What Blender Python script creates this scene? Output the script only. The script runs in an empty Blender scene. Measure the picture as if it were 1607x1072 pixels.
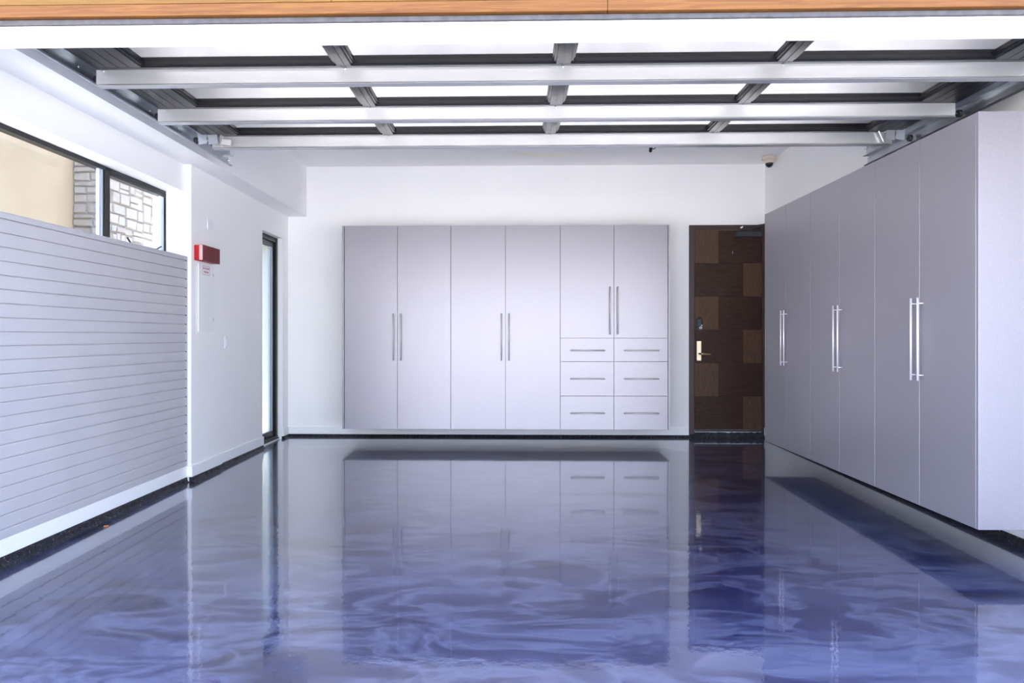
import bpy, bmesh, math, random
from mathutils import Vector, Matrix
random.seed(7)
S = bpy.context.scene
COL = S.collection

# ---------------------------------------------------------------- camera
F = 1150.0; W = 1607.0; TH = 0.025
PCX = 806.0 - F*math.tan(TH)
cd = bpy.data.cameras.new('camera'); cam = bpy.data.objects.new('camera', cd); COL.objects.link(cam)
cd.sensor_fit = 'HORIZONTAL'; cd.sensor_width = 36.0; cd.lens = F/W*36.0
cd.shift_x = (803.5-PCX)/W; cd.shift_y = -9.0/W; cd.clip_start = 0.05; cd.clip_end = 200
cam.location = (0, 0, 1.22); cam.rotation_euler = (math.pi/2, 0, TH)
S.camera = cam
# ---------------------------------------------------------------- colour management
S.view_settings.view_transform = 'Standard'; S.view_settings.look = 'None'
S.view_settings.gamma = 1.0; S.view_settings.use_curve_mapping = False
S.view_settings.exposure = 2.82
# ---------------------------------------------------------------- world and sun
wd = bpy.data.worlds.new('sky'); S.world = wd; wd.use_nodes = True
nt = wd.node_tree; nt.nodes.clear()
wo = nt.nodes.new('ShaderNodeOutputWorld'); bg = nt.nodes.new('ShaderNodeBackground')
tc = nt.nodes.new('ShaderNodeTexCoord'); sx = nt.nodes.new('ShaderNodeSeparateXYZ'); cr = nt.nodes.new('ShaderNodeValToRGB')
nt.links.new(tc.outputs['Generated'], sx.inputs[0]); nt.links.new(sx.outputs['Z'], cr.inputs[0])
cr.color_ramp.elements[0].position = 0.0; cr.color_ramp.elements[0].color = (0.84, 0.89, 1.0, 1)
cr.color_ramp.elements[1].position = 0.8; cr.color_ramp.elements[1].color = (0.40, 0.58, 1.0, 1)
nt.links.new(cr.outputs[0], bg.inputs[0]); bg.inputs[1].default_value = 1.0
nt.links.new(bg.outputs[0], wo.inputs[0])
sd = bpy.data.lights.new('sun', 'SUN'); sun = bpy.data.objects.new('sun', sd); COL.objects.link(sun)
sd.energy = 8.5; sd.angle = math.radians(0.6); sd.color = (1.0, 0.91, 0.80)
sun.location = (-6, 12, 12)
sun.rotation_euler = Vector((0.22, -0.72, -0.85)).to_track_quat('-Z', 'Y').to_euler()
S.cycles.max_bounces = 14; S.cycles.diffuse_bounces = 12; S.cycles.glossy_bounces = 6; S.cycles.transmission_bounces = 8
S.cycles.sample_clamp_indirect = 8.0

# ================================================================ materials
def mat(name, col=(.8, .8, .8), rough=.5, metal=0.0, **kw):
    m = bpy.data.materials.new(name); m.use_nodes = True
    b = m.node_tree.nodes['Principled BSDF']
    b.inputs['Base Color'].default_value = (*col, 1); b.inputs['Roughness'].default_value = rough
    b.inputs['Metallic'].default_value = metal
    for k, v in kw.items():
        b.inputs[k].default_value = v
    return m
def N(m, t, **kw):
    n = m.node_tree.nodes.new(t)
    for k, v in kw.items():
        if k in n.inputs: n.inputs[k].default_value = v
        else: setattr(n, k, v)
    return n
def L(m, a, b): m.node_tree.links.new(a, b)
def B(m): return m.node_tree.nodes['Principled BSDF']
def coords(m, scale=(1, 1, 1), kind='Object'):
    t = N(m, 'ShaderNodeTexCoord'); mp = N(m, 'ShaderNodeMapping'); mp.inputs['Scale'].default_value = scale
    L(m, t.outputs[kind], mp.inputs[0]); return mp.outputs[0]
def ramp(m, fac, stops):
    r = N(m, 'ShaderNodeValToRGB'); e = r.color_ramp.elements
    while len(e) < len(stops): e.new(.5)
    for i, (p, c) in enumerate(stops):
        e[i].position = p; e[i].color = (*c, 1)
    L(m, fac, r.inputs[0]); return r.outputs[0]
def noise(m, vec, scale, detail=3, rough=.5, dist=0.0):
    n = N(m, 'ShaderNodeTexNoise'); n.inputs['Scale'].default_value = scale; n.inputs['Detail'].default_value = detail
    n.inputs['Roughness'].default_value = rough; n.inputs['Distortion'].default_value = dist
    L(m, vec, n.inputs['Vector']); return n.outputs['Fac']
def bump(m, fac, dist=.001, strength=1.0, inp='Normal'):
    b = N(m, 'ShaderNodeBump'); b.inputs['Strength'].default_value = strength; b.inputs['Distance'].default_value = dist
    L(m, fac, b.inputs['Height']); L(m, b.outputs[0], B(m).inputs[inp])
def vary(m, c0, c1, scale, lo=.3, hi=.7, sc=(1, 1, 1), detail=4, dist=0):
    f = noise(m, coords(m, sc), scale, detail, .5, dist); L(m, ramp(m, f, [(lo, c0), (hi, c1)]), B(m).inputs['Base Color']); return f
def wood(name, c0, c1, sc, rough=.45, scale=6):
    m = mat(name, rough=rough); v = coords(m, sc)
    f = noise(m, v, scale, 8, .65, 1.2)
    L(m, ramp(m, f, [(.32, c0), (.68, c1)]), B(m).inputs['Base Color']); bump(m, f, .0006, .6); B(m).inputs['Specular IOR Level'].default_value = .2; return m

M = {}
M['wall'] = mat('white_wall_paint', (.86, .855, .85), .6); vary(M['wall'], (.90, .895, .885), (.925, .92, .91), 1.2)
bump(M['wall'], noise(M['wall'], coords(M['wall']), 180, 2), .0003, .5)
M['ceil'] = mat('white_ceiling_paint', (.85, .84, .83), .7)
def ceil_marks(m):
    # thin filled plaster joints: two drywall lines and a cream plaster smear, painted into the board itself
    t = N(m, 'ShaderNodeTexCoord'); s = N(m, 'ShaderNodeSeparateXYZ'); L(m, t.outputs['Object'], s.inputs[0])
    def math_(op, a, b=None, c=None):
        n = N(m, 'ShaderNodeMath', operation=op)
        for i, v in enumerate((a, b, c)):
            if v is None: continue
            if isinstance(v, (int, float)): n.inputs[i].default_value = v
            else: L(m, v, n.inputs[i])
        return n.outputs[0]
    x, y = s.outputs[0], s.outputs[1]
    nz = noise(m, coords(m), 5, 4)
    # smear: lens between y=8.2 and 8.5 narrowing at the ends
    u = math_('DIVIDE', math_('SUBTRACT', x, .37-.125), .43)
    half = math_('MULTIPLY', math_('SUBTRACT', 1.0, math_('MULTIPLY', u, u)), .17)
    yy = math_('ADD', math_('SUBTRACT', y, 8.22-6.08), math_('MULTIPLY', math_('SUBTRACT', nz, .5), .12))
    a = math_('GREATER_THAN', yy, 0.0); b = math_('LESS_THAN', yy, half)
    smear = math_('MULTIPLY', a, b)
    mix = N(m, 'ShaderNodeMix', data_type='RGBA'); L(m, smear, mix.inputs['Factor'])
    mix.inputs['A'].default_value = (.92, .91, .90, 1); mix.inputs['B'].default_value = (.92, .86, .74, 1)
    L(m, mix.outputs['Result'], B(m).inputs['Base Color'])
ceil_marks(M['ceil'])
M['trimw'] = mat('white_trim_paint', (.92, .925, .93), .4)
M['slat'] = mat('slatwall_grey_vinyl', (.50, .49, .51), .5); vary(M['slat'], (.49, .48, .505), (.52, .51, .53), 3)
M['slotdark'] = mat('slot_shade_and_roller_black', (.02, .02, .025), .7)
def laminate(name, c, metal, rough):
    m = mat(name, c, rough, metal)
    v = coords(m, (1, 1, .08)); f = noise(m, v, 900, 2, .5)
    L(m, ramp(m, f, [(.3, tuple(k*.90 for k in c)), (.7, tuple(min(1, k*1.08) for k in c))]), B(m).inputs['Base Color'])
    f2 = noise(m, coords(m, (1, 1, 1)), 500, 2); bump(m, f2, .0001, .35)
    return m
M['lam'] = laminate('grey_metallic_laminate', (.335, .318, .345), .45, .36)
M['carc'] = laminate('grey_laminate_edge', (.36, .34, .35), .6, .45)
M['gap'] = mat('cabinet_inside_dark', (.12, .11, .11), .8)
M['rodback'] = mat('satin_nickel_bar', (.60, .57, .56), .5, .15)
M['rodright'] = mat('pale_satin_steel_bar', (.88, .82, .86), .38, .35)
M['galv'] = mat('galvanised_steel', (.72, .73, .74), .35, .75)
f = vary(M['galv'], (.57, .575, .59), (.63, .635, .64), 4, .3, .7, (.6, 1, 3), 2, 0)
m = M['galv']; L(m, ramp(m, noise(m, coords(m), 4, 2), [(.3, (.33,)*3), (.7, (.40,)*3)]), B(m).inputs['Roughness'])
M['galvd'] = mat('galvanised_steel_track', (.50, .53, .56), .3, 1.0)
M['blackalu'] = mat('black_anodised_aluminium', (.010, .010, .013), .33, .0, **{'Specular IOR Level': .3})
f = noise(M['blackalu'], coords(M['blackalu'], (60, .6, 60)), 3, 3); bump(M['blackalu'], f, .0003, .3)
M['doorglass'] = mat('tinted_mirror_glass', (.205, .205, .215), .06, .97)
M['black'] = mat('black_window_frame', (.008, .008, .010), .3, **{'Specular IOR Level': .3})
M['bead'] = mat('glazing_bead_sky_reflection', (.62, .72, .80), .25, .4)  # pale blue puts the reflected sky into the bead colour
M['steelblue'] = mat('plate_blue_grey', (.58, .62, .68), .35, .6)
M['red'] = mat('red_enamel', (.40, .006, .008), .45, **{'Specular IOR Level': .3})
M['redfront'] = mat('red_lens_plastic', (.14, .005, .008), .45, **{'Specular IOR Level': .3})
M['redclear'] = mat('clear_pink_edge', (.85, .32, .33), .15)
M['clip'] = mat('grey_white_clip', (.42, .41, .40), .5)
M['plastic'] = mat('white_plastic', (.84, .84, .85), .35)
M['panelgrey'] = mat('off_white_panel_paint', (.86, .87, .87), .5)
M['cream'] = mat('cream_plastic', (.70, .61, .52), .4)
M['dome'] = mat('smoked_dome', (.015, .015, .025), .08)
M['brass'] = mat('brushed_brass', (.86, .66, .36), .28, 1.0)
M['brassplate'] = mat('polished_pale_brass', (.98, .86, .62), .38, .9)
M['chrome'] = mat('chrome', (.85, .85, .87), .15, 1.0)
M['closer'] = mat('dark_grey_closer', (.045, .048, .052), .4, .3)
M['darkmetal'] = mat('dark_lock_metal', (.04, .04, .045), .25, .6)
M['wooddark'] = wood('dark_walnut_across', (.020, .010, .007), (.062, .030, .020), (1.2, 1, 14))
M['woodmid'] = wood('brown_walnut_upright', (.055, .030, .018), (.115, .062, .036), (14, 1, 1.2))
M['doorframe'] = mat('dark_brown_frame_paint', (.045, .022, .024), .4)
M['cedar'] = wood('orange_cedar', (.085, .030, .007), (.160, .068, .017), (1.0, 14, 26), .5, 3)
M['cedar2'] = wood('golden_cedar', (.095, .042, .008), (.170, .090, .020), (1.0, 14, 30), .5, 3)
M['rubber'] = mat('grey_rubber_seal', (.12, .11, .12), .6); vary(M['rubber'], (.035, .033, .037), (.060, .057, .062), 30)
M['text'] = mat('sign_red_print', (.42, .12, .14), .6)
M['chip'] = mat('orange_wood_chip', (.75, .25, .06), .7)
# frosted glass of the side door
m = M['frost'] = mat('frosted_glass', (.45, .55, .58), .3)
tr = N(m, 'ShaderNodeBsdfTranslucent'); tr.inputs[0].default_value = (.72, .78, .79, 1)
mx = N(m, 'ShaderNodeMixShader'); mx.inputs[0].default_value = .85
L(m, B(m).outputs[0], mx.inputs[1]); L(m, tr.outputs[0], mx.inputs[2])
L(m, mx.outputs[0], m.node_tree.nodes['Material Output'].inputs[0])
# clear window glass: thin sheet, mostly passes light straight through
m = M['glass'] = bpy.data.materials.new('clear_window_glass'); m.use_nodes = True
m.node_tree.nodes.remove(B(m))
g = N(m, 'ShaderNodeBsdfGlossy'); g.inputs['Roughness'].default_value = 0.0
t = N(m, 'ShaderNodeBsdfTransparent'); t.inputs[0].default_value = (.94, .97, .97, 1)
lw = N(m, 'ShaderNodeLayerWeight'); lw.inputs[0].default_value = .5
pw = N(m, 'ShaderNodeMath', operation='POWER'); L(m, lw.outputs['Facing'], pw.inputs[0]); pw.inputs[1].default_value = 5
fr = N(m, 'ShaderNodeMath', operation='MULTIPLY_ADD'); L(m, pw.outputs[0], fr.inputs[0]); fr.inputs[1].default_value = .9; fr.inputs[2].default_value = .04
mx = N(m, 'ShaderNodeMixShader'); L(m, fr.outputs[0], mx.inputs[0]); L(m, t.outputs[0], mx.inputs[1]); L(m, g.outputs[0], mx.inputs[2])
L(m, mx.outputs[0], m.node_tree.nodes['Material Output'].inputs[0])
# epoxy floor: marbled metallic pigment under a clear gloss coat
m = M['floor'] = mat('blue_metallic_epoxy', rough=.55)
v = coords(m, (.7, 1.5, 1))
warp = N(m, 'ShaderNodeTexNoise'); warp.inputs['Scale'].default_value = .9; warp.inputs['Detail'].default_value = 5; L(m, v, warp.inputs['Vector'])
vm = N(m, 'ShaderNodeVectorMath', operation='MULTIPLY_ADD'); L(m, warp.outputs['Color'], vm.inputs[0]); vm.inputs[1].default_value = (1.1, .9, 0); L(m, v, vm.inputs[2])
big = noise(m, vm.outputs[0], 1.5, 11, .68, .4)
rn = noise(m, vm.outputs[0], 2.6, 10, .62, .5)
ab = N(m, 'ShaderNodeMath', operation='SUBTRACT'); L(m, rn, ab.inputs[0]); ab.inputs[1].default_value = .5
ab2 = N(m, 'ShaderNodeMath', operation='ABSOLUTE'); L(m, ab.outputs[0], ab2.inputs[0])
wisp = ramp(m, ab2.outputs[0], [(.0, (1, 1, 1)), (.02, (.55, .55, .55)), (.085, (0, 0, 0))])
basec = ramp(m, big, [(.36, (.002, .007, .038)), (.47, (.007, .016, .080)), (.56, (.024, .036, .115)), (.70, (.062, .080, .18))])
mix = N(m, 'ShaderNodeMix', data_type='RGBA')
wf = N(m, 'ShaderNodeMath', operation='MULTIPLY'); L(m, wisp, wf.inputs[0]); wf.inputs[1].default_value = .5
L(m, wf.outputs[0], mix.inputs['Factor']); L(m, basec, mix.inputs['A']); mix.inputs['B'].default_value = (.19, .21, .35, 1)
vo = N(m, 'ShaderNodeTexVoronoi'); vo.inputs['Scale'].default_value = 5.5; L(m, coords(m), vo.inputs['Vector'])
lt = N(m, 'ShaderNodeMath', operation='LESS_THAN'); L(m, vo.outputs['Distance'], lt.inputs[0]); lt.inputs[1].default_value = .012
mix2 = N(m, 'ShaderNodeMix', data_type='RGBA'); L(m, lt.outputs[0], mix2.inputs['Factor']); L(m, mix.outputs['Result'], mix2.inputs['A']); mix2.inputs['B'].default_value = (.75, .75, .8, 1)
L(m, mix2.outputs['Result'], B(m).inputs['Base Color'])
B(m).inputs['Metallic'].default_value = .30; B(m).inputs['Roughness'].default_value = .22
B(m).inputs['Coat Weight'].default_value = 1.0; B(m).inputs['Coat Roughness'].default_value = .012; B(m).inputs['Coat IOR'].default_value = 1.68
bn = noise(m, coords(m, (1, 1, 1)), 16, 4, .55, .2)
bump(m, bn, .0008, .5, 'Coat Normal')
M['cove'] = mat('rough_black_epoxy_cove', (.012, .012, .018), .25)
m = M['cove']; f = noise(m, coords(m, (1, 1, 1)), 45, 6, .7); bump(m, f, .02, 1.0)
L(m, ramp(m, noise(m, coords(m), 110, 3), [(.60, (.010, .010, .016)), (.72, (.25, .25, .30))]), B(m).inputs['Base Color'])
M['concrete'] = mat('pale_concrete', (.62, .60, .57), .8); vary(M['concrete'], (.57, .555, .53), (.66, .64, .61), 1.5)
M['paver'] = mat('dark_grey_paving', (.22, .215, .21), .85)
M['stucco'] = mat('cream_stucco', (.80, .62, .42), .9); vary(M['stucco'], (.24, .175, .110), (.28, .212, .140), 1.6, .3, .7, (1, 1, 1), 6)
bump(M['stucco'], noise(M['stucco'], coords(M['stucco']), 60, 5), .004, .5)
m = M['stone'] = mat('pale_stone_veneer', (.7, .65, .58), .85)
at = N(m, 'ShaderNodeAttribute', attribute_name='tint'); nz = noise(m, coords(m), 14, 6, .6)
mixs = N(m, 'ShaderNodeMix', data_type='RGBA', blend_type='MULTIPLY'); mixs.inputs['Factor'].default_value = 1
L(m, at.outputs['Color'], mixs.inputs['A']); L(m, ramp(m, nz, [(.3, (.78, .78, .78)), (.7, (1, 1, 1))]), mixs.inputs['B'])
L(m, mixs.outputs['Result'], B(m).inputs['Base Color']); bump(m, nz, .01, .7)
M['roof'] = mat('roof_membrane', (.3, .3, .3), .9)

# ================================================================ geometry helpers
class G:
    """collects shapes given in world metres; build() links them as one mesh object"""
    def __init__(s): s.bm = bmesh.new(); s.mats = []
    def _mi(s, mt):
        if mt is None: return 0
        if mt not in s.mats: s.mats.append(mt)
        return s.mats.index(mt)
    def box(s, x0, x1, y0, y1, z0, z1, bev=0.0, mt=None, seg=1):
        c = Vector(((x0+x1)/2, (y0+y1)/2, (z0+z1)/2)); d = (abs(x1-x0), abs(y1-y0), abs(z1-z0))
        return s.obox(c, d, Matrix.Identity(3), bev, mt, seg)
    def obox(s, c, d, R, bev=0.0, mt=None, seg=1):
        r = bmesh.ops.create_cube(s.bm, size=1.0)['verts']
        for v in r: v.co = Vector((v.co.x*d[0], v.co.y*d[1], v.co.z*d[2]))
        fs = set(f for v in r for f in v.link_faces)
        i = s._mi(mt)
        for f in fs: f.material_index = i
        allv = set(r)
        if bev > 0:
            es = list(set(e for v in r for e in v.link_edges))
            q = bmesh.ops.bevel(s.bm, geom=es, offset=bev, segments=seg, affect='EDGES', profile=.5)
            allv = set(v for v in r if v.is_valid) | set(q['verts'])
            for f in q['faces']: f.material_index = i
        for v in allv: v.co = R @ v.co + Vector(c)
        return allv
    def tube(s, pts, r, n=12, mt=None, cap=True):
        pts = [Vector(p) for p in pts]; rings = []; i = s._mi(mt)
        for k, p in enumerate(pts):
            a = pts[max(k-1, 0)]; b = pts[min(k+1, len(pts)-1)]; d = (b-a).normalized()
            up = Vector((0, 0, 1)) if abs(d.z) < .9 else Vector((1, 0, 0))
            u = d.cross(up).normalized(); w = d.cross(u)
            rings.append([s.bm.verts.new(p+(u*math.cos(t)+w*math.sin(t))*r) for t in [2*math.pi*j/n for j in range(n)]])
        for a, b in zip(rings, rings[1:]):
            for j in range(n):
                f = s.bm.faces.new((a[j], a[(j+1) % n], b[(j+1) % n], b[j])); f.smooth = True; f.material_index = i
        if cap:
            for q in (rings[0], rings[-1]):
                f = s.bm.faces.new(q); f.material_index = i
    def lathe(s, c, prof, n=32, axis='z', mt=None):
        c = Vector(c); rings = []; i = s._mi(mt)
        for r, h in prof:
            ring = []
            for j in range(n):
                t = 2*math.pi*j/n; a, b = r*math.cos(t), r*math.sin(t)
                o = {'z': Vector((a, b, h)), 'x': Vector((h, a, b)), 'y': Vector((a, h, b))}[axis]
                ring.append(s.bm.verts.new(c+o))
            rings.append(ring)
        for a, b in zip(rings, rings[1:]):
            for j in range(n):
                f = s.bm.faces.new((a[j], a[(j+1) % n], b[(j+1) % n], b[j])); f.smooth = True; f.material_index = i
        for q in (rings[0], rings[-1]):
            f = s.bm.faces.new(q); f.material_index = i
    def prism(s, prof, a0, a1, axis='y', mt=None):
        """closed 2D outline swept along an axis. axis y: outline (x,z); axis x: outline (y,z)"""
        i = s._mi(mt)
        P = (lambda p, a: (p[0], a, p[1])) if axis == 'y' else ((lambda p, a: (a, p[0], p[1])) if axis == 'x' else (lambda p, a: (p[0], p[1], a)))
        A = [s.bm.verts.new(P(p, a0)) for p in prof]; Bv = [s.bm.verts.new(P(p, a1)) for p in prof]
        n = len(prof)
        for j in range(n):
            f = s.bm.faces.new((A[j], A[(j+1) % n], Bv[(j+1) % n], Bv[j])); f.material_index = i
        for q in (A, Bv):
            f = s.bm.faces.new(q); f.material_index = i
    def build(s, name, mt, parent=None):
        bm = s.bm; bmesh.ops.recalc_face_normals(bm, faces=bm.faces[:])
        lo = Vector([min(v.co[k] for v in bm.verts) for k in range(3)]); hi = Vector([max(v.co[k] for v in bm.verts) for k in range(3)])
        c = (lo+hi)/2
        if parent is None: c.z = lo.z
        for v in bm.verts: v.co -= c
        me = bpy.data.meshes.new(name); bm.to_mesh(me); bm.free()
        for q in (s.mats or [mt]): me.materials.append(M[q] if isinstance(q, str) else q)
        o = bpy.data.objects.new(name, me); COL.objects.link(o)
        if parent is not None:
            o.parent = parent; o.location = c - wloc(parent)
        else: o.location = c
        return o
def wloc(o):
    v = Vector((0, 0, 0))
    while o is not None: v += o.location; o = o.parent
    return v
def thing(name, label, cat, loc, group=None, kind=None):
    o = bpy.data.objects.new(name, None); COL.objects.link(o); o.location = loc; o.empty_display_size = .1
    return tag(o, label, cat, group, kind)
def tag(o, label, cat=None, group=None, kind=None):
    o['label'] = label
    if cat: o['category'] = cat
    if group: o['group'] = group
    if kind: o['kind'] = kind
    return o
def struct(g, name, mt, label, cat): return tag(g.build(name, mt), label, cat, None, 'structure')

YB = 8.83; ZC = 3.27; XR = 3.0; XW = -2.78; XP = -2.72; XF = -2.735; SX = -2.51
def zf(y): return -0.0065*(YB-y)          # the slab falls gently towards the opening

# ================================================================ setting
g = G(); v = []
for x, y in ((-3.3, 2.2), (3.4, 2.2), (3.4, 9.0), (-3.3, 9.0)): v.append(g.bm.verts.new((x, y, zf(y))))
w_ = [g.bm.verts.new((q.co.x, q.co.y, -.25)) for q in v]
g.bm.faces.new(v); g.bm.faces.new(w_[::-1])
for j in range(4): g.bm.faces.new((v[j], v[(j+1) % 4], w_[(j+1) % 4], w_[j]))
fl = struct(g, 'floor', 'floor', 'glossy blue marbled epoxy garage floor', 'floor')
g = G(); g.box(-30, 30, -30, 2.195, -.35, -.05)
struct(g, 'trim_1', 'concrete', 'pale concrete driveway in front of the garage', 'driveway')
g = G(); g.box(-30, -3.3, 2.2, 30, -.35, -.06); g.box(-3.3, 30, 9.2, 30, -.35, -.06); g.box(3.4, 30, 2.2, 9.2, -.35, -.06)  # ground behind and to the right is unseen, added dark to cut bounced light
struct(g, 'trim_2', 'paver', 'concrete side yard beside the garage, plus unseen dark ground added around it', 'paving')

g = G(); g.box(-3.05, 3.3, 3.06, 9.1, ZC, ZC+.3)
struct(g, 'ceiling', 'ceil', 'white ceiling with a cream plaster smear near the back', 'ceiling')
g = G(); g.box(-3.05, SX, 3.06, YB, 2.665, ZC)
struct(g, 'trim_3', 'wall', 'white boxed soffit running along the top of the left wall', 'soffit')
g = G(); g.box(-3.05, 3.3, YB, YB+.2, -.2, ZC)
struct(g, 'wall_back', 'wall', 'white back wall behind the cabinets', 'wall')
g = G(); g.box(XR, XR+.2, 3.06, YB, -.2, ZC)
struct(g, 'wall_right', 'wall', 'white right wall behind the long run of cabinets', 'wall')
# left wall with the window opening and the side door opening
g = G(); XO = -3.05; WZ0, WZ1, WY0, WY1 = 1.80, 2.44, 3.36, 6.118; DY0, DY1, DZ1 = 7.914, 8.617, 2.372
g.box(XO, XW, 3.06, WY0, -.2, 2.665); g.box(XO, XW, WY0, WY1, -.2, WZ0); g.box(XO, XW, WY0, WY1, WZ1, 2.665)
g.box(XO, XP, WY1, 6.73, -.2, 2.665, .003)
g.box(XO, XF, 6.73, DY0, -.2, 2.665); g.box(XO, XF, DY0, DY1, DZ1, 2.665); g.box(XO, XF, DY1, YB, -.2, 2.665)
g.box(XO, XF-.04, DY0, DY1, -.2, zf(8.2)+.012)
struct(g, 'wall_left', 'wall', 'white left wall with a shallow pilaster, high window and narrow glass door', 'wall')
# front wall: jambs and header; unseen right stretch added to shade the driveway
g = G(); g.box(-3.3, -2.36, 2.85, 3.06, -.2, 2.44); g.box(2.84, 8.0, 2.85, 3.06, -.2, 2.44); g.box(-3.3, 8.0, 2.85, 3.06, 2.44, ZC+.3)
struct(g, 'wall_front', 'trimw', 'white garage opening header seen from below', 'wall')
g = G(); g.box(-3.3, 3.3, 2.835, 2.85, 2.441, 2.463, .003)
struct(g, 'trim_4', 'rubber', 'grey seal strip between the cedar boards and the white header', 'seal')
g = G()
zz = 2.464
for k in range(16):
    h = .047 if k == 0 else .09
    xs = [-3.3, .36, 3.3] if k == 0 else ([-3.3, random.uniform(-2, 2), 3.3])
    for a, b in zip(xs, xs[1:]):
        g.box(a+.0006, b-.0006, 2.815, 2.85, zz+.0008, zz+h-.0008, .002, 'cedar' if (k == 0 or (a < 0 and k % 3 == 0)) else 'cedar2')
    zz += h
struct(g, 'trim_5', 'cedar', 'orange cedar boards across the top above the garage opening', 'cladding')
g = G(); g.box(-3.4, 3.4, 2.8, 9.2, zz, zz+.1)
struct(g, 'trim_6', 'roof', 'flat roof edge over the garage', 'roof')

# baseboards (white) and the rough black cove under them
bh0, bh1, bt = .03, .123, .014
g = G()
g.box(-2.764, -2.75, 3.06, WY1-.001, bh0, bh1, .002); g.box(XW, -2.764, 3.06, WY1-.001, bh0, bh1-.002)
g.box(XW, XP+bt, WY1-.014, 6.744, bh0, bh1, .002)
g.box(XF, XF+bt, 6.744, DY0+.012, bh0, bh1, .002)
g.box(XF, XF+bt, DY1, YB-bt, bh0, bh1, .002)
g.box(XF-.04, XF, DY1-.001, DY1+.004, bh0, bh1)
struct(g, 'baseboard_left', 'trimw', 'white baseboard along the left wall', 'baseboard')
g = G(); g.box(XF+.001, 2.09, YB-bt, YB, bh0, bh1, .002)
struct(g, 'baseboard_back', 'trimw', 'white baseboard along the back wall', 'baseboard')
g = G(); g.box(XR-bt, XR, 3.06, YB-bt, bh0, bh1, .002)
struct(g, 'baseboard_right', 'trimw', 'white baseboard along the right wall under the cabinets', 'baseboard')
def cove(pts, name, label, depth=.02):
    """a lumpy black skirt following a polyline of (x, y), nx, ny pointing into the room"""
    g = G()
    for (x0, y0, x1, y1, nx, ny) in pts:
        n = max(2, int(math.hypot(x1-x0, y1-y0)/.02)); rows = []
        for k in range(n+1):
            t = k/n; x = x0+(x1-x0)*t; y = y0+(y1-y0)*t; f0 = zf(y)
            r = lambda a: random.uniform(-a, a)
            rows.append([g.bm.verts.new((x+nx*d, y+ny*d, z)) for d, z in (
                (-.012, f0-.02), (depth*1.6+.008+r(.002), f0-.004), (depth*1.3+.006+r(.003), f0+.004+r(.002)), (depth*.6+.002+r(.005), f0+(bh0-f0)*.4+r(.004)),
                (depth*.5+.002+r(.004), f0+(bh0-f0)*.75+r(.003)), (.008, bh0+.0005), (-.012, bh0+.0005))])
        for a, b in zip(rows, rows[1:]):
            for j in range(len(a)):
                g.bm.faces.new((a[j], a[(j+1) % len(a)], b[(j+1) % len(a)], b[j]))
        g.bm.faces.new(rows[0]); g.bm.faces.new(rows[-1])
    return struct(g, name, 'cove', label, 'cove')
cove([(-2.765, 3.07, -2.765, WY1, 1, 0), (XP, WY1-.01, XP, 6.735, 1, 0), (XF, 6.735, XF, DY0+.01, 1, 0), (XF, DY1, XF, YB, 1, 0)],
     'trim_7', 'rough black epoxy cove under the left baseboard')
cove([(XF, YB, 2.10, YB, 0, -1)], 'trim_8', 'rough black epoxy cove under the back baseboard')
cove([(XR, 3.07, XR, YB, -1, 0)], 'trim_9', 'rough black epoxy cove under the right baseboard', .008)
# raised rough threshold beneath the wooden door
g = G(); n = 46
rows = []
for k in range(n+1):
    x = 2.10+(2.998-2.10)*k/n
    r = lambda a: random.uniform(-a, a)
    rows.append([g.bm.verts.new(q) for q in ((x, YB+.05, -.02), (x, YB-.035+r(.006), -.01), (x, YB-.028+r(.008), .018+r(.006)), (x, YB-.015+r(.008), .045+r(.008)), (x, YB+.0+r(.003), .066+r(.004)), (x, YB+.05, .068))])
for a, b in zip(rows, rows[1:]):
    for j in range(6): g.bm.faces.new((a[j], a[(j+1) % 6], b[(j+1) % 6], b[j]))
g.bm.faces.new(rows[0]); g.bm.faces.new(rows[-1])
struct(g, 'trim_10', 'cove', 'lumpy black epoxy step under the dark wooden door', 'threshold')

# ================================================================ window_1 (high left window)
w = thing('window_1', 'long high black-framed window above the grey slatwall', 'window', (-2.95, 4.7, WZ0), kind='structure')
xf0, xf1 = -3.0, -2.935
g = G()
g.box(xf0, xf1, WY0, WY1+.02, 2.412, 2.443, .003); g.box(xf0, xf1, WY0, WY1+.02, WZ0, WZ0+.05, .003)
g.box(xf0, xf1, WY0, WY0+.04, WZ0, WZ1, .003)
g.box(xf0, xf1, 6.108, 6.137, WZ0, 2.443, .003); g.box(xf0, xf1, 5.19, 5.262, WZ0, 2.43, .003)
g.box(xf0+.01, xf1-.004, 5.262, 6.11, 2.388, 2.412, .002)
g.build('window_frame', 'black', w)
g = G(); g.box(-2.975, -2.969, WY0+.04, 5.18, WZ0+.05, 2.412); p = g.build('fixed_pane', 'glass', w)
g = G(); g.box(-2.975, -2.969, 5.262, 6.06, WZ0+.05, 2.388); p = g.build('opening_pane', 'glass', w)
for a, b in ((5.135, 5.162), (5.166, 5.189)):
    g = G(); g.box(-2.968, -2.945, a, b, WZ0+.05, 2.412, .002); g.build('glazing_bead', 'bead', w)
for a, b in ((6.048, 6.068), (6.072, 6.105)):
    g = G(); g.box(-2.968, -2.945, a, b, WZ0+.05, 2.388, .002); g.build('glazing_bead', 'bead', w)
g = G(); g.tube([(-2.93, 5.535, 1.86), (-2.925, 5.532, 1.928), (-2.92, 5.470, 1.962)], .007); g.build('latch_handle', 'black', w)
g = G(); g.tube([(-2.93, 5.85, 1.90), (-2.925, 5.875, 1.925), (-2.92, 5.925, 1.928), (-2.915, 5.992, 1.958)], .007); g.build('latch_handle', 'black', w)

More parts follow.
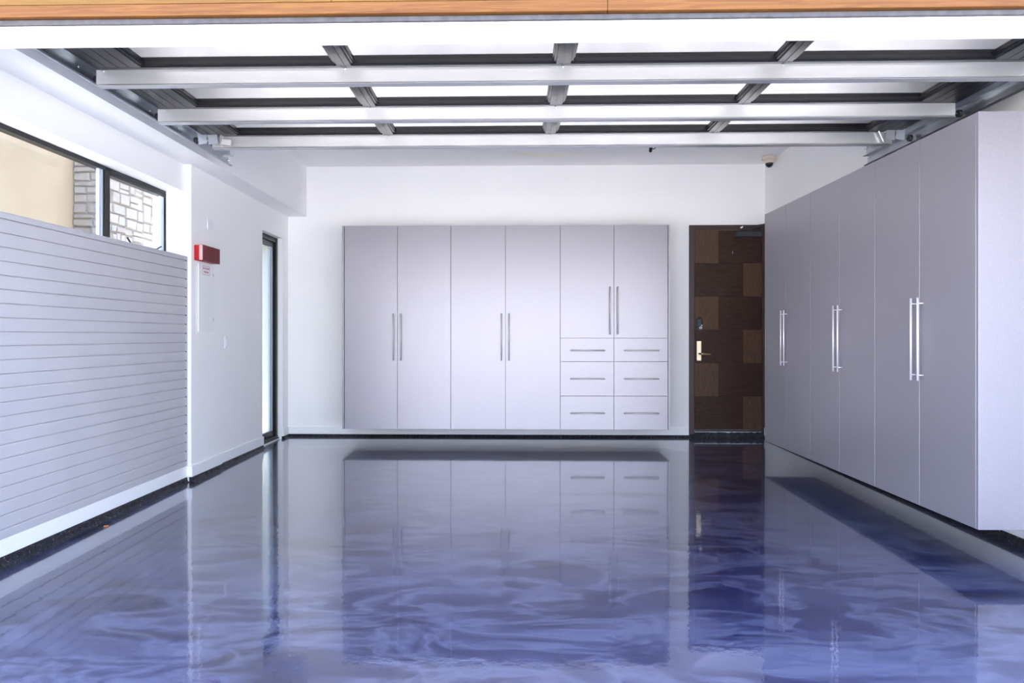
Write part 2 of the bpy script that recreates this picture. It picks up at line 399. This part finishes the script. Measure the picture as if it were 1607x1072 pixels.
# ================================================================ door_1 (narrow frosted glass side door)
d = thing('door_1', 'narrow black-framed frosted glass door at the far end of the left wall', 'door', (-2.8, 8.27, zf(8.3)+.012), kind='structure')
z0 = zf(8.3)+.012
g = G()
g.box(-2.90, -2.80, DY0-.02, DY1+.02, DZ1-.055, DZ1-.0, .003); g.box(-2.90, -2.80, DY0-.0, DY0+.05, z0, DZ1-.055, .003)
g.box(-2.90, -2.795, DY1-.055, DY1+.03, z0, DZ1, .003); g.box(-2.90, -2.79, DY0, DY1, z0, z0+.035, .003)
g.box(-2.80, -2.775, DY0, DY1, z0, z0+.012, .002)
g.build('door_frame', 'black', d)
lf_g = G()
lf_g.box(-2.865, -2.82, DY0+.052, DY1-.058, DZ1-.115, DZ1-.058, .003); lf_g.box(-2.865, -2.82, DY0+.052, DY1-.058, z0+.037, z0+.10, .003)
lf_g.box(-2.865, -2.82, DY0+.052, DY0+.10, z0+.1, DZ1-.115, .003); lf_g.box(-2.865, -2.82, DY1-.10, DY1-.058, z0+.1, DZ1-.115, .003)
leaf = lf_g.build('door_leaf', 'black', d)
g = G(); g.box(-2.848, -2.842, DY0+.10, DY1-.16, z0+.10, DZ1-.115); g.build('frosted_pane', 'frost', leaf)
g = G(); g.box(-2.842, -2.822, DY1-.205, DY1-.17, z0+.10, DZ1-.115, .002); g.build('glazing_bead', 'bead', leaf)
g = G(); g.box(-2.85, -2.822, DY1-.17, DY1-.155, z0+.10, DZ1-.115, .002); g.build('weather_seal', 'black', leaf)
g = G(); g.box(-2.842, -2.822, DY1-.155, DY1-.10, z0+.10, DZ1-.115, .002); g.build('glazing_bead', 'bead', leaf)
g = G(); g.lathe((-2.795, DY1-.03, .33), [(.006, 0), (.006, .004), (.002, .005)], 12, 'x'); g.build('screw', 'chrome', d)

# ================================================================ door_2 (dark wooden door, back wall)
d = thing('door_2', 'dark brown wooden door with staggered panels beside the right cabinets', 'door', (2.55, YB, .07), kind='structure')
g = G()
g.box(2.098, 2.160, YB-.02, YB-.001, .045, 2.543, .003); g.box(2.160, 2.997, YB-.02, YB-.001, 2.484, 2.543, .003); g.box(2.963, 2.997, YB-.02, YB-.001, .066, 2.484, .003)
g.build('door_frame', 'doorframe', d)
g = G(); g.box(2.163, 2.960, YB-.010, YB-.002, .10, 2.482, 0, 'doorframe')
rh = (2.482-.10)/6
for k in range(6):
    zt = 2.482-k*rh; zb = zt-rh
    a, b = 2.163, 2.960
    sp = a+.285 if k % 2 == 0 else a+.575
    lm, rm = ('woodmid', 'wooddark') if k % 2 == 0 else ('wooddark', 'woodmid')
    g.box(a, sp-.001, YB-.016, YB-.009, zb+.001, zt-.001, .0015, lm); g.box(sp+.001, b, YB-.016, YB-.009, zb+.001, zt-.001, .0015, rm)
leaf = g.build('door_leaf', 'wooddark', d)
g = G(); g.box(2.163, 2.960, YB-.022, YB-.010, .074, .098, .002); g.build('door_sweep', 'closer', d)
# lever handle
g = G(); g.box(2.185, 2.240, YB-.026, YB-.016, .922, 1.158, .003); hp = g.build('lever_handle', 'brassplate', leaf)
g2 = G(); g2.tube([(2.212, YB-.02, 1.006), (2.212, YB-.062, 1.006), (2.228, YB-.070, 1.004)], .010, mt='darkmetal')
g2.tube([(2.226, YB-.070, 1.004), (2.240, YB-.072, 1.003), (2.335, YB-.070, 1.0)], .011, 14, mt='brass')
o = g2.build('lever_handle', 'brass', leaf)
# keypad deadbolt
g = G(); n = 14; pr = []
for j in range(n+1): t = math.pi*j/n; pr.append((2.214+.035*math.cos(t), 1.405+.038*math.sin(t)))
for j in range(n+1): t = math.pi+math.pi*j/n; pr.append((2.214+.035*math.cos(t), 1.312+.038*math.sin(t)))
g.prism([(a, b) for a, b in pr], 0, 1, 'y', 'darkmetal')
for q in g.bm.verts: q.co.y = YB-.045 if q.co.y > .5 else YB-.016
g.box(2.192, 2.236, YB-.049, YB-.044, 1.335, 1.42, .004, 'closer'); g.lathe((2.226, YB-.045, 1.315), [(.022, 0), (.022, -.012), (.017, -.016)], 20, 'y', 'chrome')
g.lathe((2.24, YB-.045, 1.345), [(.008, 0), (.007, -.005)], 12, 'y', 'plastic')
g.build('keypad_lock', 'darkmetal', leaf)
g = G(); g.lathe((2.612, YB-.016, 2.21), [(.006, 0), (.006, -.004)], 12, 'y'); g.box(2.608, 2.614, YB-.022, YB-.016, 2.20, 2.235, .001); g.build('peephole', 'chrome', leaf)
# door closer
g = G(); g.box(2.640, 2.950, YB-.082, YB-.016, 2.395, 2.462, .006); cl = g.build('door_closer', 'closer', leaf)
g = G(); g.lathe((2.84, YB-.05, 2.462), [(.012, 0), (.012, .016)], 12); g.tube([(2.84, YB-.05, 2.476), (2.935, YB-.20, 2.520)], .006, 8)
g.tube([(2.935, YB-.20, 2.524), (2.735, YB-.035, 2.508)], .006, 8); g.lathe((2.935, YB-.20, 2.512), [(.010, 0), (.010, .02)], 12)
g.build('closer_arm', 'closer', leaf)
g = G(); g.box(2.700, 2.735, YB-.035, YB-.02, 2.497, 2.518, .002); g.lathe((2.724, YB-.036, 2.498), [(.009, 0), (.009, .026)], 12); g.build('arm_bracket', 'chrome', d)

# ================================================================ slatwall
zs = [1.8487-.0762*k for k in range(23)]
sl = thing('slatwall_panel', 'large grey slatwall panel with horizontal grooves on the left wall under the window', 'slatwall', (-2.765, 4.6, .123))
x1, xi, xb = -2.750, -2.762, -2.775
prof = [(xb, 1.884), (x1-.001, 1.884), (x1, 1.883)]
for z in zs:
    prof += [(x1, z+.0050), (x1-.012, z+.0050), (x1-.012, z-.0065), (x1-.0062, z-.0065), (x1-.0052, z+.0012), (x1-.0035, z+.0016), (x1-.0008, z-.0040), (x1, z-.0050)]
prof += [(x1, .1235), (xb, .1235)]
g = G(); g.prism(prof, 3.09, 6.094, 'y', 'slat')
for z in zs: g.box(x1-.006, x1+.0008, 6.084, 6.0945, z-.006, z+.006, .001, 'slotdark')  # dark boxes stand in for the shade inside the groove ends
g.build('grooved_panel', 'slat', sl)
g = G(); g.box(xb, x1+.0015, 6.094, 6.113, .1235, 1.885, .001); g.build('edge_trim', 'slat', sl)
g = G(); g.box(xb, x1+.001, 3.09, 6.113, 1.884, 1.889, .001); g.build('top_trim', 'slat', sl)

# ================================================================ fixtures on the left wall
rb = thing('alarm_box', 'red rectangular alarm box high on the white pilaster beside the slatwall', 'alarm box', (XP, 6.35, 1.86))
g = G(); g.box(XP+.001, -2.655, 6.172, 6.53, 1.865, 1.994, .003); g.build('housing', 'red', rb)
g = G(); g.box(-2.655, -2.643, 6.168, 6.534, 1.862, 1.997, .003); g.build('front_lens', 'redfront', rb)
g = G(); g.box(-2.672, -2.6435, 6.1655, 6.1725, 1.866, 1.993, .001); g.build('edge_strip', 'redclear', rb)
ap = thing('access_panel', 'flush white access panel with a small printed label under the red alarm box', 'access panel', (XP, 6.41, 1.23))
g = G(); g.box(XP+.0005, XP+.0025, 6.215, 6.59, 1.232, 1.859, .0004); g.build('frame', 'wall', ap)
g = G(); g.box(XP+.0025, XP+.009, 6.245, 6.568, 1.256, 1.846, .001); dd = g.build('panel_door', 'panelgrey', ap)
for z in (1.35, 1.75):
    g = G(); g.box(XP+.009, XP+.0105, 6.545, 6.557, z, z+.03, .0005); g.build('latch', 'galvd', dd)
g = G(); yA, yB_, zA, zB = 6.318, 6.478, 1.752, 1.838
g.box(XP+.009, XP+.0096, yA, yB_, zA, zB); lab = g.build('label_sticker', 'plastic', ap)
g = G()
for a in ((yA+.004, yB_-.004, zB-.007, zB-.004), (yA+.004, yB_-.004, zA+.004, zA+.007), (yA+.004, yA+.007, zA+.004, zB-.004), (yB_-.007, yB_-.004, zA+.004, zB-.004)):
    g.box(XP+.0096, XP+.0100, *a)
g.build('label_border', 'text', lab)
def text_mesh(name, body, size, loc, mt, parent, rot):
    c = bpy.data.curves.new(name, 'FONT'); c.body = body; c.size = size; c.extrude = .0003; c.align_x = 'CENTER'; c.align_y = 'CENTER'; c.offset = .0008
    o = bpy.data.objects.new(name+'_tmp', c); COL.objects.link(o)
    bpy.context.view_layer.update(); dg = bpy.context.evaluated_depsgraph_get()
    me = bpy.data.meshes.new_from_object(o.evaluated_get(dg)); bpy.data.objects.remove(o); bpy.data.curves.remove(c)
    me.materials.clear(); me.materials.append(M[mt])
    q = bpy.data.objects.new(name, me); COL.objects.link(q); q.parent = parent; q.location = Vector(loc)-wloc(parent); q.rotation_euler = rot
    return q
text_mesh('label_text', 'NO STORAGE', .0215, (XP+.0098, 6.398, 1.811), 'text', lab, (math.pi/2, 0, math.pi/2))
text_mesh('label_text', 'THIS AREA', .0215, (XP+.0098, 6.398, 1.779), 'text', lab, (math.pi/2, 0, math.pi/2))
o = thing('blank_cover_plate', 'small blank white cover plate high on the pilaster above the red alarm box', 'cover plate', (XP, 6.50, 2.165))
g = G(); g.box(XP+.0005, XP+.007, 6.442, 6.56, 2.165, 2.267, .002); g.build('plate', 'plastic', o)
o = thing('light_switch', 'white rocker light switch on the left wall between the pilaster and the glass door', 'light switch', (XF, 6.9, 1.098))
g = G(); g.box(XF+.0005, XF+.007, 6.862, 6.938, 1.098, 1.214, .002); pl = g.build('plate', 'plastic', o)
g = G(); g.box(XF+.007, XF+.010, 6.883, 6.917, 1.122, 1.190, .001); g.build('rocker', 'trimw', pl)

# ================================================================ back cabinets
def bar(g, a, b, off, posts, r=.007):
    g.tube([a, b], r, 12)
def cabinet_back(xa, xb, doors, drawers, label, first, last):
    ZB, ZT, Y0, Y1 = .171, 2.457, 8.205, YB
    t = thing('wall_cabinet', label, 'cabinet', ((xa+xb)/2, (Y0+Y1)/2, ZB), 'grey cabinets hung on the back wall')
    g = G(); th = .02
    g.box(xa+th, xb-th, Y0+.022, Y1-.001, ZB, ZB+th, 0, 'carc'); g.box(xa+th, xb-th, Y0+.022, Y1-.001, ZT-th, ZT, 0, 'carc')
    g.box(xa, xa+th, Y0+(.0 if first else .022), Y1-.001, ZB, ZT, .001, 'carc'); g.box(xb-th, xb, Y0+(.0 if last else .022), Y1-.001, ZB, ZT, .001, 'carc')
    g.box(xa+th, xb-th, Y1-.02, Y1-.002, ZB+th, ZT-th, 0, 'gap'); g.box((xa+xb)/2-.01, (xa+xb)/2+.01, Y0+.024, Y1-.02, ZB+th, ZT-th, 0, 'carc')
    if drawers: g.box(xa+th, xb-th, Y0+.024, Y1-.02, 1.18, 1.20, 0, 'carc')
    g.build('cabinet_body', 'carc', t)
    fx0 = xa+(.0245 if first else .0); fx1 = xb-(.0245 if last else .0); mid = (fx0+fx1)/2; e = .0018
    hz = (.943, 1.469) if not drawers else (1.236, 1.766)
    for side, (a, b) in enumerate(((fx0, mid), (mid, fx1))):
        zb = ZB if not drawers else 1.193
        g = G(); g.box(a+e, b-e, Y0, Y0+.020, zb+e, ZT-.001, .0008); dr = g.build('door', 'lam', t)
        hx = mid+(-.045 if side == 0 else .040)
        g = G(); g.tube([(hx, Y0-.032, hz[0]), (hx, Y0-.032, hz[1])], .0075, 14)
        for z in (hz[0]+.045, hz[1]-.045): g.tube([(hx, Y0-.032, z), (hx, Y0+.001, z)], .0045, 10)
        g.build('bar_handle', 'rodback', dr)
        if drawers:
            for (za, zt, zh) in ((.931, 1.193, 1.056), (.547, .931, .740), (ZB, .547, .356)):
                g = G(); g.box(a+e, b-e, Y0, Y0+.020, za+e, zt-e, .0008, 'lam'); g.box(a+.03, b-.03, Y0+.02, Y1-.08, za+.03, zt-.03, 0, 'carc')
                q = g.build('drawer', 'lam', t); c = (a+b)/2+(.005 if side == 0 else .005)
                g = G(); g.tube([(c-.192, Y0-.032, zh), (c+.192, Y0-.032, zh)], .0075, 14)
                for x in (c-.15, c+.15): g.tube([(x, Y0-.032, zh), (x, Y0+.001, zh)], .0045, 10)
                g.build('bar_handle', 'rodback', q)
    return t
cabinet_back(-1.929, -.704, 2, False, 'grey wall cabinet with two tall doors at the left end of the back wall', True, False)
cabinet_back(-.7035, .5205, 2, False, 'grey wall cabinet with two tall doors, middle of the three on the back wall', False, False)
cabinet_back(.521, 1.741, 2, True, 'grey wall cabinet with two doors above six drawers on the back wall', False, True)

# ================================================================ right-hand cabinets
def cabinet_right(ya, yb, label, near, far):
    ZB, ZT, X0, X1 = .171, 2.433, 2.510, XR
    t = thing('wall_cabinet', label, 'cabinet', ((X0+X1)/2, (ya+yb)/2, ZB), 'grey cabinets hung along the right wall')
    g = G(); th = .02; f0 = X0+.022
    g.box(f0, X1-.001, ya+th, yb-th, ZB, ZB+th, 0, 'carc'); g.box(f0, X1-.001, ya+th, yb-th, ZT-th, ZT, 0, 'carc')
    g.box(X0 if near else f0, X1-.001, ya, ya+th, ZB, ZT, .001, 'lam' if near else 'carc'); g.box(X0 if far else f0, X1-.001, yb-th, yb, ZB, ZT, .001, 'carc')
    g.box(X1-.02, X1-.002, ya+th, yb-th, ZB+th, ZT-th, 0, 'gap'); g.box(f0+.002, X1-.02, (ya+yb)/2-.01, (ya+yb)/2+.01, ZB+th, ZT-th, 0, 'carc')
    g.build('cabinet_body', 'carc', t)
    y0 = ya+(.0215 if near else 0); y1 = yb-(.021 if far else 0)
    mid = (ya+yb)/2+(.008 if near else 0)
    for side, (a, b) in enumerate(((mid, y1), (y0, mid))):
        g = G(); g.box(X0, X0+.020, a+.0018, b-.0018, ZB, ZT-.001, .0012, 'lam')
        dr = g.build('door', 'lam', t)
        hy = mid+(.035 if side == 0 else -.042)
        g = G(); g.tube([(X0-.034, hy, .943), (X0-.034, hy, 1.454)], .0065, 14)
        for z in (.978, 1.419): g.tube([(X0-.034, hy, z), (X0+.001, hy, z)], .0042, 10)
        g.build('bar_handle', 'rodright', dr)
cabinet_right(4.022, 5.1570, 'tall grey two-door cabinet nearest the garage opening on the right wall', True, False)
cabinet_right(5.1575, 6.2605, 'tall grey two-door cabinet, middle of the three on the right wall', False, False)
cabinet_right(6.2610, 7.391, 'tall grey two-door cabinet on the right wall nearest the wooden door', False, True)

# ================================================================ overhead sectional garage door
XL, XRD = -2.20, 2.68; ZD = 2.628
gd = thing('overhead_garage_door', 'open sectional garage door with black frame and glass panes under the ceiling', 'garage door', (.24, 4.2, 2.55))
st = (-.885, .258, 1.395); hw = .038
secs = ((3.20, 3.862, 0.0), (3.865, 4.537, 0.0), (4.540, 5.215, .010))
struty = (3.832, 4.503, 5.170)
for k, ((y0, y1, dz), sy) in enumerate(zip(secs, struty)):
    z0, z1 = ZD+dz, ZD+dz+.046
    g = G()
    g.box(XL, XRD, y0, y0+.055, z0, z1, .003); g.box(XL, XRD, sy-.032, y1, z0, z1, .003)
    a0, a1 = y0+.055, sy-.032
    g.box(XL, -1.955, a0, a1, z0, z1, .002); g.box(2.455, XRD, a0, a1, z0, z1, .002)
    for gx in (-2.14, -2.08, -2.02): g.box(gx, gx+.003, a0, a1, z0-.002, z0+.001)
    for gx in (2.51, 2.57, 2.63): g.box(gx, gx+.003, a0, a1, z0-.002, z0+.001)
    for x in st: g.box(x-hw, x+hw, a0, a1, z0, z1, .002); g.box(x-.002, x+.006, a0, a1, z0-.0025, z0+.001)
    ed = [-1.955]+[q for x in st for q in (x-hw, x+hw)]+[2.455]
    for j in range(4):
        x0_, x1_ = ed[2*j], ed[2*j+1]
        g.box(x0_, x0_+.012, a0, a1, z0+.009, z1); g.box(x1_-.012, x1_, a0, a1, z0+.009, z1)
        g.box(x0_+.012, x0_+.020, a0, a1, z0+.018, z1); g.box(x1_-.020, x1_-.012, a0, a1, z0+.018, z1)
        g.box(x0_, x1_, a1-.010, a1, z0+.009, z1); g.box(x0_, x1_, a0, a0+.010, z0+.009, z1)
    sec = g.build('door_section', 'blackalu', gd)
    for j in range(4):
        x0_, x1_ = ed[2*j]+.018, ed[2*j+1]-.018
        g = G(); g.box(x0_, x1_, a0+.008, a1-.008, z0+.028, z0+.034); g.build('glass_pane', 'doorglass', sec)
    # galvanised strut: hat profile swept across the door
    zb = z0-.085
    xa, xb = (XL-.01, XRD-.01) if k < 2 else (-2.145, 2.63)
    prof = [(sy-.004, z0-.0005), (sy-.004, zb+.010), (sy-.007, zb+.004), (sy-.014, zb+.001), (sy-.014, zb-.001), (sy-.003, zb), (sy+.045, zb), (sy+.045, zb+.014), (sy+.043, zb+.014), (sy+.043, zb+.0025), (sy, zb+.004), (sy, z0-.004), (sy+.03, z0-.004), (sy+.03, z0-.0005)]
    g = G(); g.prism(prof, xa, xb, 'x'); s_ = g.build('strut', 'galv', gd)
    g = G()
    for x in st+(XL+.03, XRD-.03):
        if k < 2 or XL+.2 < x < XRD-.2: g.lathe((x, sy-.004, z0-.006), [(.006, 0), (.006, -.004), (.003, -.006)], 8, 'y')
    g.build('bolt_heads', 'galv', s_)
    if k < 2:
        for sgn, xe in ((1, XL), (-1, XRD)):
            g = G(); xa_, xb_ = sorted((xe+sgn*.02, xe+sgn*.19))
            g.box(xa_, xb_, sy+.055, sy+.135, z0-.012, z0-.001, .002); g.box(xa_+.01, xa_+.03, sy+.05, sy+.14, z0-.045, z0-.01, .002)
            g.tube([(xa_+.05, sy+.09, z0-.018), (xb_-.03, sy+.09, z0-.018)], .007, 8)
            for x in (xa_+.05, xb_-.03): g.lathe((x, sy+.06, z0-.012), [(.006, 0), (.006, -.006)], 8, 'z')
            g.build('end_hinge', 'galv', gd)
# rollers
for y in (3.90, 4.57, 5.13):
    for xr, sg in ((XL, -1), (XRD, 1)):
        g = G(); zr = 2.600 if sg < 0 else 2.585
        xc = -2.245 if sg < 0 else 2.735
        g.tube([(xr-sg*.06, y, zr), (xc+sg*.01, y, zr)], .0055, 8, 'galv')
        g.lathe((xc, y, zr), [(.016, -.011), (.0225, -.010), (.0225, .010), (.016, .011)], 18, 'x', 'slotdark')
        g.build('roller', 'galv', gd)
# top fixture plates at the far corners
for sg, xs in ((1, ((-2.232, -2.172), (-2.160, -2.094))), (-1, ((2.574, 2.632), (2.640, 2.700)))):
    g = G()
    for a, b in xs:
        c = ((a+b)/2+sg*.007, 5.115, 2.612); R = Matrix.Rotation(-sg*math.radians(8), 3, 'Y') @ Matrix.Rotation(math.radians(-6), 3, 'X')
        g.obox(c, (b-a, .003, .084), R, .001, 'steelblue')
        for x in (a+.010, b-.010): g.lathe((x, 5.108, 2.652), [(.006, 0), (.006, -.007), (.003, -.009)], 8, 'y', 'chrome')
    x0_, x1_ = min(q for p in xs for q in p), max(q for p in xs for q in p)
    g.box(x0_, x1_, 5.118, 5.17, 2.630, 2.638, .001, 'galv')
    g.build('top_bracket', 'steelblue', gd)
g = G(); g.obox((-2.03, 5.135, 2.588), (.068, .02, .042), Matrix.Rotation(math.radians(8), 3, 'Y'), .002); g.build('cable_clip', 'clip', gd)
g = G(); g.box(-2.072, -2.066, 5.12, 5.165, 2.565, 2.64, .001); g.build('bracket_arm', 'galv', gd)
g = G(); g.obox((2.545, 5.14, 2.60), (.004, .014, .085), Matrix.Rotation(math.radians(-24), 3, 'Y'), .001); g.build('bracket_arm', 'galvd', gd)

# door tracks
for sg, xw, nm in ((1, -2.279, 'left'), (-1, 2.769, 'right')):
    o = thing('door_track', 'galvanised steel track carrying the open garage door along the %s side' % nm, 'door track', (xw, 4.5, 2.58), 'overhead door tracks')
    zo = -.028 if sg < 0 else 0.0
    P = lambda pts: [(xw+sg*a, b+zo) for a, b in pts]
    th = .002
    outer = [(.042, 2.652), (0, 2.652), (0, 2.590), (.006, 2.580), (.018, 2.573), (.028, 2.574), (.034, 2.581)]
    inner = [(.032, 2.583), (.027, 2.5765), (.018, 2.5755), (.0075, 2.582), (.002, 2.591), (.002, 2.650), (.042, 2.650)]
    g = G(); g.prism(P(outer+inner), 3.13, 5.80, 'y', 'galvd')
    for y in [3.4+.38*k for k in range(7)]: g.lathe((xw+sg*.002, y, 2.628), [(.006, 0), (.006, sg*.003), (.003, sg*.004)], 8, 'x', 'chrome')
    g.build('rail', 'galvd', o)
    g = G(); g.prism(P([(-.003, 2.63), (-.001, 2.63), (-.001, 2.704), (.030, 2.704), (.030, 2.706), (-.003, 2.706)]), 3.07, 5.80); g.build('angle_iron', 'galvd', o)
    g = G()  # hanger strap with punched holes
    xh = xw-sg*.006
    for zq in [2.64+.03*k for k in range(21)]: g.box(xh-.002, xh+.002, 5.735, 5.742, zq, zq+.03); g.box(xh-.002, xh+.002, 5.763, 5.77, zq, zq+.03); g.box(xh-.002, xh+.002, 5.742, 5.763, zq, zq+.013)
    a, b = sorted((xh, xh+sg*.03)); g.box(a, b, 5.768, 5.771, 2.64, ZC-.001); a, b = sorted((xh, xh+sg*.04)); g.box(a, b, 5.735, 5.771, ZC-.004, ZC-.0005)
    g.build('hanger_strap', 'galv', o)
    g = G(); g.tube([(xw-sg*.008, 5.775, 2.612), (xw+sg*.022, 5.775, 2.612)], .004, 8); g.lathe((xw+sg*.004, 5.775, 2.612), [(.008, 0), (.008, sg*.005)], 6, 'x'); g.build('stop_bolt', 'chrome', o)

# ================================================================ ceiling fixtures
o = thing('security_camera', 'cream dome security camera on the ceiling in the back right corner', 'security camera', (2.918, 8.44, ZC))
g = G(); g.lathe((2.918, 8.44, ZC), [(.070, -.0005), (.077, -.004), (.077, -.045)], 36); g.build('mount', 'cream', o)
g = G(); g.lathe((2.918, 8.44, ZC), [(.074, -.046), (.075, -.052), (.066, -.066), (.048, -.080), (.044, -.081)], 36); g.build('cover_ring', 'cream', o)
g = G(); g.lathe((2.918, 8.44, ZC), [(.045, -.080)]+[(.045*math.cos(t), -.080-.050*math.sin(t)) for t in [k*math.pi/2/8 for k in range(8)]]+[(.002, -.130)], 32); dm = g.build('smoked_dome', 'dome', o)
o = thing('ceiling_swivel', 'small black disc on a bent arm hanging from the ceiling', 'ceiling fitting', (1.51, 7.85, ZC))
g = G(); g.tube([(1.513, 7.85, ZC-.0005), (1.513, 7.85, ZC-.018), (1.508, 7.85, ZC-.052), (1.500, 7.85, ZC-.058), (1.475, 7.85, ZC-.058)], .005, 10)
g.lathe((1.513, 7.85, ZC), [(.014, -.0005), (.014, -.006)], 14); g.build('arm', 'black', o)
g = G(); g.lathe((1.461, 7.85, ZC-.060), [(.010, -.016), (.030, -.014), (.036, -.004), (.036, .004), (.030, .012), (.008, .016)], 24, 'x'); g.build('disc', 'black', o)

# tiny chip on the floor by the left wall
g = G(); g.obox((-2.66, 4.72, zf(4.72)+.004), (.030, .012, .006), Matrix.Rotation(.5, 3, 'Z'), .002)
tag(g.build('wood_chip', 'chip'), 'tiny orange wood chip on the floor against the left cove', 'debris')

# ================================================================ neighbouring house outside the window
g = G(); g.box(-6.3, -6.0, 1.0, 9.87, -.2, 4.6)
tag(g.build('stucco_house_wall', 'stucco'), 'cream stucco wall of the neighbouring house seen through the window', 'house wall')
g = G(); PX, PY0, PY1, PZ = -5.62, 9.87, 15.0, 4.6
g.box(-6.3, PX, PY0, PY1, -.2, PZ)
lay = g.bm.loops.layers.float_color.new('tint')
base_faces = list(g.bm.faces)
for f in base_faces:
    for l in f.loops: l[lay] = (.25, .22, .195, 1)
def split(a0, a1, b0, b1, out, depth=0):
    w_, h_ = a1-a0, b1-b0
    if w_ < .17 or h_ < .11 or (w_ < .42 and h_ < .19 and random.random() < .7) or (w_ < .24 and h_ < .40 and random.random() < .6) or depth > 9: out.append((a0, a1, b0, b1)); return
    if w_ > h_*random.uniform(.9, 2.4): c = a0+w_*random.uniform(.35, .65); split(a0, c, b0, b1, out, depth+1); split(c, a1, b0, b1, out, depth+1)
    else: c = b0+h_*random.uniform(.35, .65); split(a0, a1, b0, c, out, depth+1); split(a0, a1, c, b1, out, depth+1)
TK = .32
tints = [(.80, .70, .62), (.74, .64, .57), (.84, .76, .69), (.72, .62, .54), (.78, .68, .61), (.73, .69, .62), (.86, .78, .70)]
def stones(rects, fn):
    for (a0, a1, b0, b1) in rects:
        n0 = len(g.bm.faces); d = random.uniform(.025, .055); m_ = .004
        vs = [g.bm.verts.new(fn(a, b, 0)) for a, b in ((a0+m_, b0+m_), (a1-m_, b0+m_), (a1-m_, b1-m_), (a0+m_, b1-m_))]
        i = .014; j = lambda: random.uniform(-.008, .008)
        us = [g.bm.verts.new(fn(a+j(), b+j(), d+random.uniform(-.006, .006))) for a, b in ((a0+m_+i, b0+m_+i), (a1-m_-i, b0+m_+i), (a1-m_-i, b1-m_-i), (a0+m_+i, b1-m_-i))]
        us = [u for u in us]
        fs = [g.bm.faces.new(us)]+[g.bm.faces.new((vs[k], vs[(k+1) % 4], us[(k+1) % 4], us[k])) for k in range(4)]
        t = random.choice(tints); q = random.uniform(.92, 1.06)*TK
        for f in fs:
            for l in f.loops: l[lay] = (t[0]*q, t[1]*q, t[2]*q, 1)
R1 = []; split(PY0+.0, 14.0, 1.6, 4.6, R1); stones(R1, lambda a, b, d: (PX+d, a, b))
R2 = []
b = 1.6
while b < 4.6:
    h = random.uniform(.07, .15); a = -6.0
    while a < PX+.03:
        w_ = random.uniform(.14, .36); e = min(a+w_, PX+.04)
        if PX+.04-e < .08: e = PX+.04
        R2.append((a, e, b, b+h)); a = e
    b += h
stones(R2, lambda a, b, d: (a, PY0-d, b))
tag(g.build('stone_pier', 'stone'), 'pale stone-clad pier of the neighbouring house seen through the window', 'stone pier')
